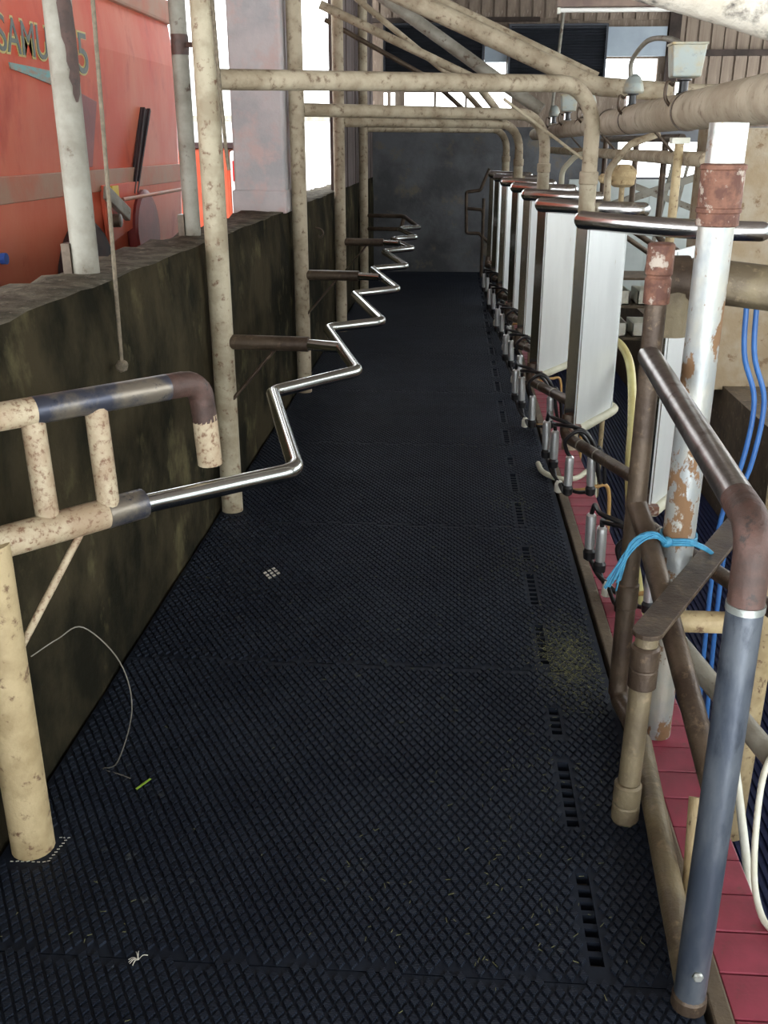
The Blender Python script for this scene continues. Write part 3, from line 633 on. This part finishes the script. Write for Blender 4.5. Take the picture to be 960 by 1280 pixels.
# louvre fans and sheets on the gable
def louvre(x0, x1, z0, z1, lab):
    t = thing('louvre_panel', lab, 'louvre', ((x0 + x1) / 2, 13.3, z0), 'dark louvre panels under the gable')
    MB().box((x0, 13.34, z0), (x1, 13.38, z1)).build('back_plate', 'louvre_back', t)
    fr = MB(); w_ = .025
    for a, b in (((x0, 13.26, z0), (x1, 13.34, z0 + w_)), ((x0, 13.26, z1 - w_), (x1, 13.34, z1)), ((x0, 13.26, z0 + w_), (x0 + w_, 13.34, z1 - w_)), ((x1 - w_, 13.26, z0 + w_), (x1, 13.34, z1 - w_))): fr.box(a, b)
    fr.build('frame', 'louvre', t)
    sl = MB(); z = z0 + .045
    while z < z1 - .04: sl.bar((x0 + w_, 13.30, z), (x1 - w_, 13.30, z), .05, .006, up=(0, .5, .8)); z += .032
    sl.build('slats', 'louvre', t, kind='stuff')
louvre(-.94, .32, 2.36, 3.0, 'dark horizontal louvre panel behind the slanting pipe braces')
louvre(.62, 1.83, 2.33, 2.98, 'dark horizontal louvre panel beside the pale blue sheet')
tag(MB().box((1.84, 13.36, 2.62), (2.56, 13.41, 2.95)).build('pale_sheet', 'pale_sheet'), 'pale blue-grey sheet fixed above the bright window', 'sheet')
tag(MB().box((.33, 13.36, 2.56), (.61, 13.41, 2.74)).build('pale_sheet', 'pale_sheet'), 'small pale sheet between the two dark louvres', 'sheet')
tag(tube('gable_pole', [(1.28, 12.9, 3.7), (1.15, 12.9, 1.76)], .02, 'grey_pipe', seg=8), 'thin grey pole hanging in front of the second louvre', 'pole')

# ================================================================== BEYOND THE PIT
wr = struct(MB().box((1.3, 11.7, -.3), (4.2, 11.82, 1.22)).build('wall_1', 'white_wall'))
tl = None
for i in range(9):
    for j in range(4):
        b = MB().box((0, 0, 0), (.292, .012, .342)) if tl is None else None
        if tl is None: o = b.build('wall_panel', 'white_wall', wr, bevel=.002); tl = o.data
        else: o = bpy.data.objects.new('wall_panel', tl); COL.objects.link(o); o.parent = wr
        o.location = (1.32 + i * .3, 11.69, -.22 + j * .35)
pillar('pillar', 1.72, 2.5, 6.9, 7.5, -.05, 1.70, 'tan_concrete')
t = thing('cross_frame', 'grey crossed timber brace in front of the white panelled wall', 'frame', (2.1, 10.6, 0))
for p, q, w_ in (((1.45, 10.6, .95), (2.45, 10.6, 1.28), .07), ((1.55, 10.6, 1.30), (2.45, 10.6, .98), .06), ((2.05, 10.65, .3), (2.24, 10.65, 1.5), .035), ((2.2, 10.68, .3), (2.40, 10.68, 1.5), .03), ((2.42, 10.6, -.02), (2.42, 10.6, 1.75), .09), ((1.48, 10.6, -.02), (1.48, 10.6, 1.75), .09)):
    MB().bar(p, q, w_, w_).build('timber', 'grey_pipe', t)
t = thing('stall_frame', 'brown pipe stall frame of the opposite milking row', 'pipe frame', (1.4, 8.5, -.02))
for x, y, z1 in ((1.45, 8.4, 1.66), (1.35, 9.4, 1.66), (1.52, 7.6, 1.66)): tube('upright', [(x + .55, y, -.02), (x + .55, y, .6), (x, y, .95), (x, y, z1)], .024, 'brown_pipe', t, rad=.1, seg=10)
tube('head_rail', [(1.35, 9.6, 1.64), (1.55, 7.2, 1.64)], .026, 'brown_pipe', t, seg=10)
t = thing('slim_post', 'slim peach-coloured pipe with a white cap rising in front of the crossed brace', 'post', (1.108, 5.2, -.885))
tube('pipe', [(1.108, 5.2, -.885), (1.108, 5.2, 1.60)], .023, 'tan_pipe', t, seg=12)
MB().box((1.063, 5.17, 1.60), (1.153, 5.23, 1.63)).build('cap', 'white_plastic', t, bevel=.004)
t = thing('dusty_jar', 'furry dust-caked jar on a stick beside the first arch leg', 'jar', (1.12, 6.9, -.9))
prof = []
for k in range(9):
    a = math.pi * k / 8; prof.append((.085 * math.sin(a) ** .6 + .006 * ((k * 7) % 3), -.075 * math.cos(a)))
MB().lathe((1.12, 6.9, 1.40), prof, 14).build('jar', 'dust_sack', t)
MB().lathe((1.04, 6.88, 1.38), [(.02, 0), (.035, .03), (.03, .07), (.01, .09)], 10, (-1, -.2, .1)).build('spout', 'dust_sack', t)
tube('stick', [(1.12, 6.9, -.885), (1.12, 6.9, 1.34)], .018, 'tan_pipe', t, seg=10)
tag(tube('bent_conduit', [(.95, 6.3, 1.0), (.93, 6.3, 1.45), (1.05, 6.3, 1.60), (1.22, 6.3, 1.66)], .022, 'dusty_pipe', seg=10, rad=.12), 'bent dusty conduit rising to the milk line beside the first arch leg', 'conduit')
tag(tube('bent_conduit', [(.87, 8.4, .9), (.87, 8.4, 1.40), (.98, 8.4, 1.52), (1.1, 8.4, 1.53)], .022, 'cream_rubber', seg=10, rad=.12), 'cream conduit bending over between the first and second arch legs', 'conduit')
t = thing('shelf_rack', 'low rack with pale trays at the far side of the pit', 'rack', (1.62, 8.8, -.9))
for z in (.0, .28, .52):
    MB().box((1.2, 8.6, z - .02), (1.95, 9.1, z)).build('shelf', 'kerb_wood', t)
for x, y in ((1.21, 8.61), (1.93, 8.61), (1.21, 9.08), (1.93, 9.08)): tube('leg', [(x, y, -.885), (x, y, .55)], .014, 'brown_pipe', t, seg=8)
for x, z, w_ in ((1.27, .0, .28), (1.6, .0, .3), (1.25, .28, .3), (1.62, .28, .26)):
    tr = MB().box((x, 8.65, z), (x + w_, 9.0, z + .012))
    for a, b in (((x, 8.65, z), (x + .01, 9.0, z + .12)), ((x + w_ - .01, 8.65, z), (x + w_, 9.0, z + .12)), ((x, 8.65, z), (x + w_, 8.66, z + .12)), ((x, 8.99, z), (x + w_, 9.0, z + .12))): tr.box(a, b)
    tag(tr.build('tray', 'white_plastic'), 'shallow pale tray on the %s shelf of the rack, %s side' % ('middle' if z else 'bottom', 'pit' if x < 1.4 else 'wall'), 'tray', 'pale trays on the rack')
# pit floor mat
t = thing('pit_mat', 'blue ribbed rubber mat on the pit floor', 'mat', (1.35, 5, -.905))
MB().box((.76, -.5, -.905), (1.93, 11.5, -.898)).build('backing', 'blue_mat_base', t)
mb = MB(); x = .765
while x < 1.92: mb.box((x, -.5, -.898), (x + .017, 11.5, -.884)); x += .03
mb.build('ribs', 'blue_mat', t, kind='stuff')

# ================================================================== BEYOND THE LEFT WALL: FEED WAGON
XW = -2.4
t = thing('feed_wagon', 'large faded red feed mixer wagon parked behind the low wall', 'wagon', (-3.3, 6.5, -.06))
prof = [(-2.55, .55), (-2.42, .75), (-2.385, 1.30), (-2.40, 1.44), (-2.37, 2.2), (-2.42, 2.66), (-2.6, 2.80), (-4.4, 2.80), (-4.55, 2.6), (-4.55, .75), (-4.4, .55)]
ys = [3.2, 4.5, 6.0, 7.5, 8.7, 8.88, 8.96]; sh = [0, 0, 0, 0, 0, -.04, -.14]
mb = MB(); n = len(prof); vs = []; fs = []
for y, h in zip(ys, sh):
    for (x, z) in prof: vs.append((x + (h if x > -3.5 else -h), y, z + (h * .8 if z > 2.4 else 0)))
for i in range(len(ys) - 1):
    for k in range(n): k2 = (k + 1) % n; fs.append((i*n+k, (i+1)*n+k, (i+1)*n+k2, i*n+k2))
fs.append(tuple(range(n))); fs.append(tuple((len(ys)-1)*n + k for k in range(n - 1, -1, -1)))
mb.add(vs, fs); mb.build('body', 'truck_red', t, bevel=.02)
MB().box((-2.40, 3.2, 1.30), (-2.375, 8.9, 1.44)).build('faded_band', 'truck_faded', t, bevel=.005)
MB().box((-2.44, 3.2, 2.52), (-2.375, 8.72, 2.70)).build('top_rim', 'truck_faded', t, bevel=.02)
# slits in the side: a black channel and a bent flap
MB().prism([(-2.39, 7.71, 1.86), (-2.39, 7.95, 1.84), (-2.39, 7.43, 1.24), (-2.39, 7.29, 1.25)], (.015, 0, 0)).build('channel', 'truck_dark', t)
for (a, b) in (((7.75, 1.855), (7.32, 1.26)), ((7.88, 1.85), (7.39, 1.26))): MB().bar((-2.37, a[0], a[1]), (-2.37, b[0], b[1]), .02, .025, up=(1, 0, 0)).build('channel_rib', 'truck_dark', t)
MB().prism([(-2.385, 6.45, 1.90), (-2.385, 6.72, 1.86), (-2.385, 6.52, 1.46), (-2.385, 6.45, 1.46)], (.02, 0, 0)).build('bent_flap', 'truck_maroon', t, bevel=.004)
MB().prism([(-2.39, 6.66, 1.34), (-2.39, 7.46, 1.34), (-2.39, 7.42, 1.05), (-2.39, 6.7, .95)], (.03, 0, 0)).build('hatch', 'truck_red', t, bevel=.005)
MB().lathe((-2.40, 7.5, .98), [(.30, 0), (.30, .06), (.27, .075)], 26, (1, 0, 0)).build('auger_cover', 'truck_maroon', t)
MB().lathe((-2.41, 6.25, .72), [(.42, 0), (.44, .05), (.40, .09), (.15, .10)], 28, (1, 0, 0)).build('wheel', 'truck_dark', t)
lv = MB().bar((-2.33, 6.62, 1.30), (-2.31, 6.98, 1.13), .09, .04, up=(1, 0, 0)).build('lever', 'grey_pipe', t, bevel=.006)
MB().lathe((-2.34, 6.72, 1.11), [(.045, 0), (.045, .06), (.02, .065)], 14, (1, 0, 0)).build('pivot', 'brown_pipe', t)
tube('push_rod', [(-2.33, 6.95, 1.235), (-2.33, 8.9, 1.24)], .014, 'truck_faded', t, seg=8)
MB().box((-2.375, 6.80, 1.255), (-2.345, 6.93, 1.33)).build('yellow_tag', 'yellow_tag', t)
MB().lathe((-2.40, 5.10, 1.03), [(.03, 0), (.03, .03)], 12, (1, 0, 0)).build('paint_dab', 'blue_paint', t)
MB().box((-4.3, 4.0, -.06), (-2.7, 8.2, .56)).build('chassis', 'truck_dark', t)
def lettering(txt, y, z, size, width, name):
    k = None
    for grow, mt, off in ((0, 'letter_teal', .004), (.011, 'letter_edge', 0)):
        cu = bpy.data.curves.new('t', 'FONT'); cu.body = txt; cu.size = size; cu.extrude = .002; cu.offset = grow; cu.shear = .05
        ob = bpy.data.objects.new('t', cu); me = bpy.data.meshes.new_from_object(ob)
        bpy.data.objects.remove(ob); bpy.data.curves.remove(cu)
        xs = [v.co.x for v in me.vertices]
        if k is None: k = width / (max(xs) - min(xs))
        me.materials.clear(); me.materials.append(MATS[mt])
        o = bpy.data.objects.new(name if grow == 0 else 'letter_outline', me); COL.objects.link(o); o.parent = t
        o.matrix_local = Matrix(((0, 0, 1, -2.374 + off), (1, 0, 0, y), (0, 1, 0, z), (0, 0, 0, 1))) @ Matrix.Diagonal((k, 1, 1, 1))
        o.location -= ORG[t.name]
lettering('SAMURAI', 5.33, 2.055, .25, 1.05, 'lettering')
lettering('5', 6.45, 2.02, .34, .17, 'lettering')
MB().prism([(-2.385, 5.45, 2.005), (-2.385, 6.0, 2.0), (-2.385, 6.3, 1.99), (-2.385, 6.28, 1.92), (-2.385, 6.0, 1.925), (-2.385, 5.7, 1.955), (-2.385, 5.46, 1.975)], (.014, 0, 0)).build('painted_stripe', 'swoosh_teal', t)

# white shed and red vehicle out in the yard
sh = thing('white_shed', 'white ribbed shed wall out in the yard', 'shed', (-5, 24, -.06))
MB().box((-13, 24, -.06), (-2, 24.2, 3.2)).build('wall', 'white_shed', sh)
for k in range(36): MB().box((-12.9 + k * .3, 23.96, -.06), (-12.78 + k * .3, 24, 3.2)).build('rib', 'white_shed', sh)
MB().box((-13, 23.9, 2.1), (-2, 23.96, 2.22)).build('gutter', 'grey_pipe', sh)
v = thing('red_vehicle', 'red vehicle with a white cab side parked in the yard beyond the pillar', 'vehicle', (-3.2, 13.2, -.06))
MB().box((-4.6, 13.0, .35), (-2.9, 15.5, 1.55)).build('body', 'truck_red', v, bevel=.05)
MB().box((-2.895, 12.96, .5), (-2.70, 15.4, 1.52)).build('cab_side', 'white_shed', v, bevel=.03)
MB().box((-2.86, 12.93, 1.15), (-2.76, 12.97, 1.40)).build('lamp', 'tail_lamp', v, bevel=.01)
MB().box((-4.6, 12.98, 1.55), (-2.7, 15.4, 1.62)).build('roof_trim', 'truck_dark', v)
for x in (-4.3, -2.95):
    for y in (13.5, 14.9): MB().lathe((x - .1, y, .28), [(.34, 0), (.34, .2)], 18, (1, 0, 0)).build('wheel', 'black_hose', v)

# ================================================================== SMALL THINGS
t = thing('hanging_rope', 'thin brown rope hanging in front of the low wall with a knot at its end', 'rope', (-1.03, 2.89, .95))
tube('rope', [(-1.04, 3.02, 3.7), (-1.035, 3.0, 2.2), (-1.025, 2.93, 1.4), (-1.02, 2.89, .97)], .0065, 'rope', t, seg=7)
MB().lathe((-1.02, 2.89, .955), [(.004, -.022), (.016, -.014), (.02, 0), (.014, .014), (.006, .022)], 9, (.3, .9, .3)).build('knot', 'rope', t)
t = tag(hose('dangling_cord', [(-.955, 4.1, 2.3), (-.945, 4.11, 1.9), (-.935, 4.12, 1.62), (-.925, 4.12, 1.5)], .008, 'rope', None), 'frayed cord hanging down the first arch post', 'cord')
o = hose('loose_wire', [(-.945, 1.88, .50), (-.90, 1.93, .52), (-.86, 1.99, .52), (-.80, 2.04, .40), (-.79, 2.06, .25), (-.86, 2.1, .06), (-.92, 2.14, .006), (-.87, 2.12, .006), (-.83, 2.10, .008)], .0016, 'wire', None, seg=5)
tag(o, 'loose looping wire hanging from the rail end frame to the mat', 'wire')
t = thing('wall_hook', 'small dark hook on the mossy wall beyond the second arch post', 'hook', (-1.05, 7.6, .98))
hose('hook', [(-1.065, 7.6, 1.0), (-1.02, 7.6, .99), (-1.0, 7.6, .96), (-1.02, 7.6, .93), (-1.04, 7.6, .945)], .007, 'brown_pipe', t)
def straw_patch(n, cx, cy, sx, sy, rnd, z=.006):
    mb = MB()
    for _ in range(n):
        x = rnd.gauss(cx, sx); y = rnd.gauss(cy, sy)
        if not (-1.0 < x < .515): continue
        a = rnd.uniform(0, math.pi); l = rnd.uniform(.004, .015); d = V(math.cos(a), math.sin(a), rnd.uniform(-.05, .15)) * l
        mb.bar(V(x, y, z + .001) - d * .5, V(x, y, z + .001) + d * .5, .0011, .0009)
    return mb
rnd = random.Random(5)
st = straw_patch(1500, .42, 2.84, .055, .14, rnd, .004).build('chopped_hay', 'straw', kind='stuff'); tag(st, 'patch of chopped green hay trodden into the mat beside the drain slots', 'hay')
mb = MB()
for (cx, cy, n, s) in ((.25, 2.2, 60, .1), (.2, 1.75, 50, .12), (-.1, 1.65, 40, .2), (0, 2.6, 40, .3), (-.3, 3.3, 30, .3), (.3, 3.6, 70, .08), (.3, 4.3, 60, .08), (.1, 4.0, 40, .25), (-.75, 1.6, 12, .1), (.2, 5.2, 50, .2)):
    q = straw_patch(n, cx, cy, s, s, rnd); mb.add(q.v, q.f)
tag(mb.build('straw_litter', 'straw', kind='stuff'), 'scattered bits of straw over the studded mats', 'straw')
mb = MB(); c = V(-.62, 1.50, .007)
for k in range(9):
    a = rnd.uniform(0, 6.28); e = c + V(math.cos(a), math.sin(a), .15) * .02
    mb.sweep(spline([c, c.lerp(e, .5) + V(0, 0, .006), e], 3), .0009, 5)
tag(mb.build('dry_stalk', 'dropping'), 'tuft of pale dry stalks on the mat seam', 'straw')
tag(MB().bar((-.80, 2.055, .009), (-.775, 2.10, .010), .006, .0015).build('grass_blade', 'grass'), 'single bright green blade of grass on the mat by the tan rail post', 'grass')
mb = MB()
for i in range(-2, 3):
    for j in range(-2, 3):
        cx = (round(-.69 / W_) + i * .5) * W_; cy = (round(3.46 / H_) + j * .5) * H_
        if (i + j) % 2 == 0 and abs(i) + abs(j) < 4:
            vs = [(cx - dx * .8, cy, gh), (cx, cy - dy * .8, gh), (cx + dx * .8, cy, gh), (cx, cy + dy * .8, gh)]; mb.prism(vs, (0, 0, .0012))
tag(mb.build('bird_dropping', 'dropping'), 'dried white bird dropping pressed onto the mat studs', 'dropping')

mb = MB()
for (p, q, n) in (((-1.02, 1.772), (-.93, 1.775), 7), ((-.93, 1.775), (-.915, 1.86), 8), ((-.935, 1.862), (-.905, 1.862), 3)):
    for k in range(n):
        f = (k + .3) / n; x = p[0] + (q[0] - p[0]) * f; y = p[1] + (q[1] - p[1]) * f
        mb.bar((x, y - .001, .0045), (x + .007, y + rnd.uniform(-.002, .002), .005), .002, .001)
tag(mb.build('cut_fibres', 'dropping'), 'white cut fabric edge of the mat around the tan rail post', 'fibres')
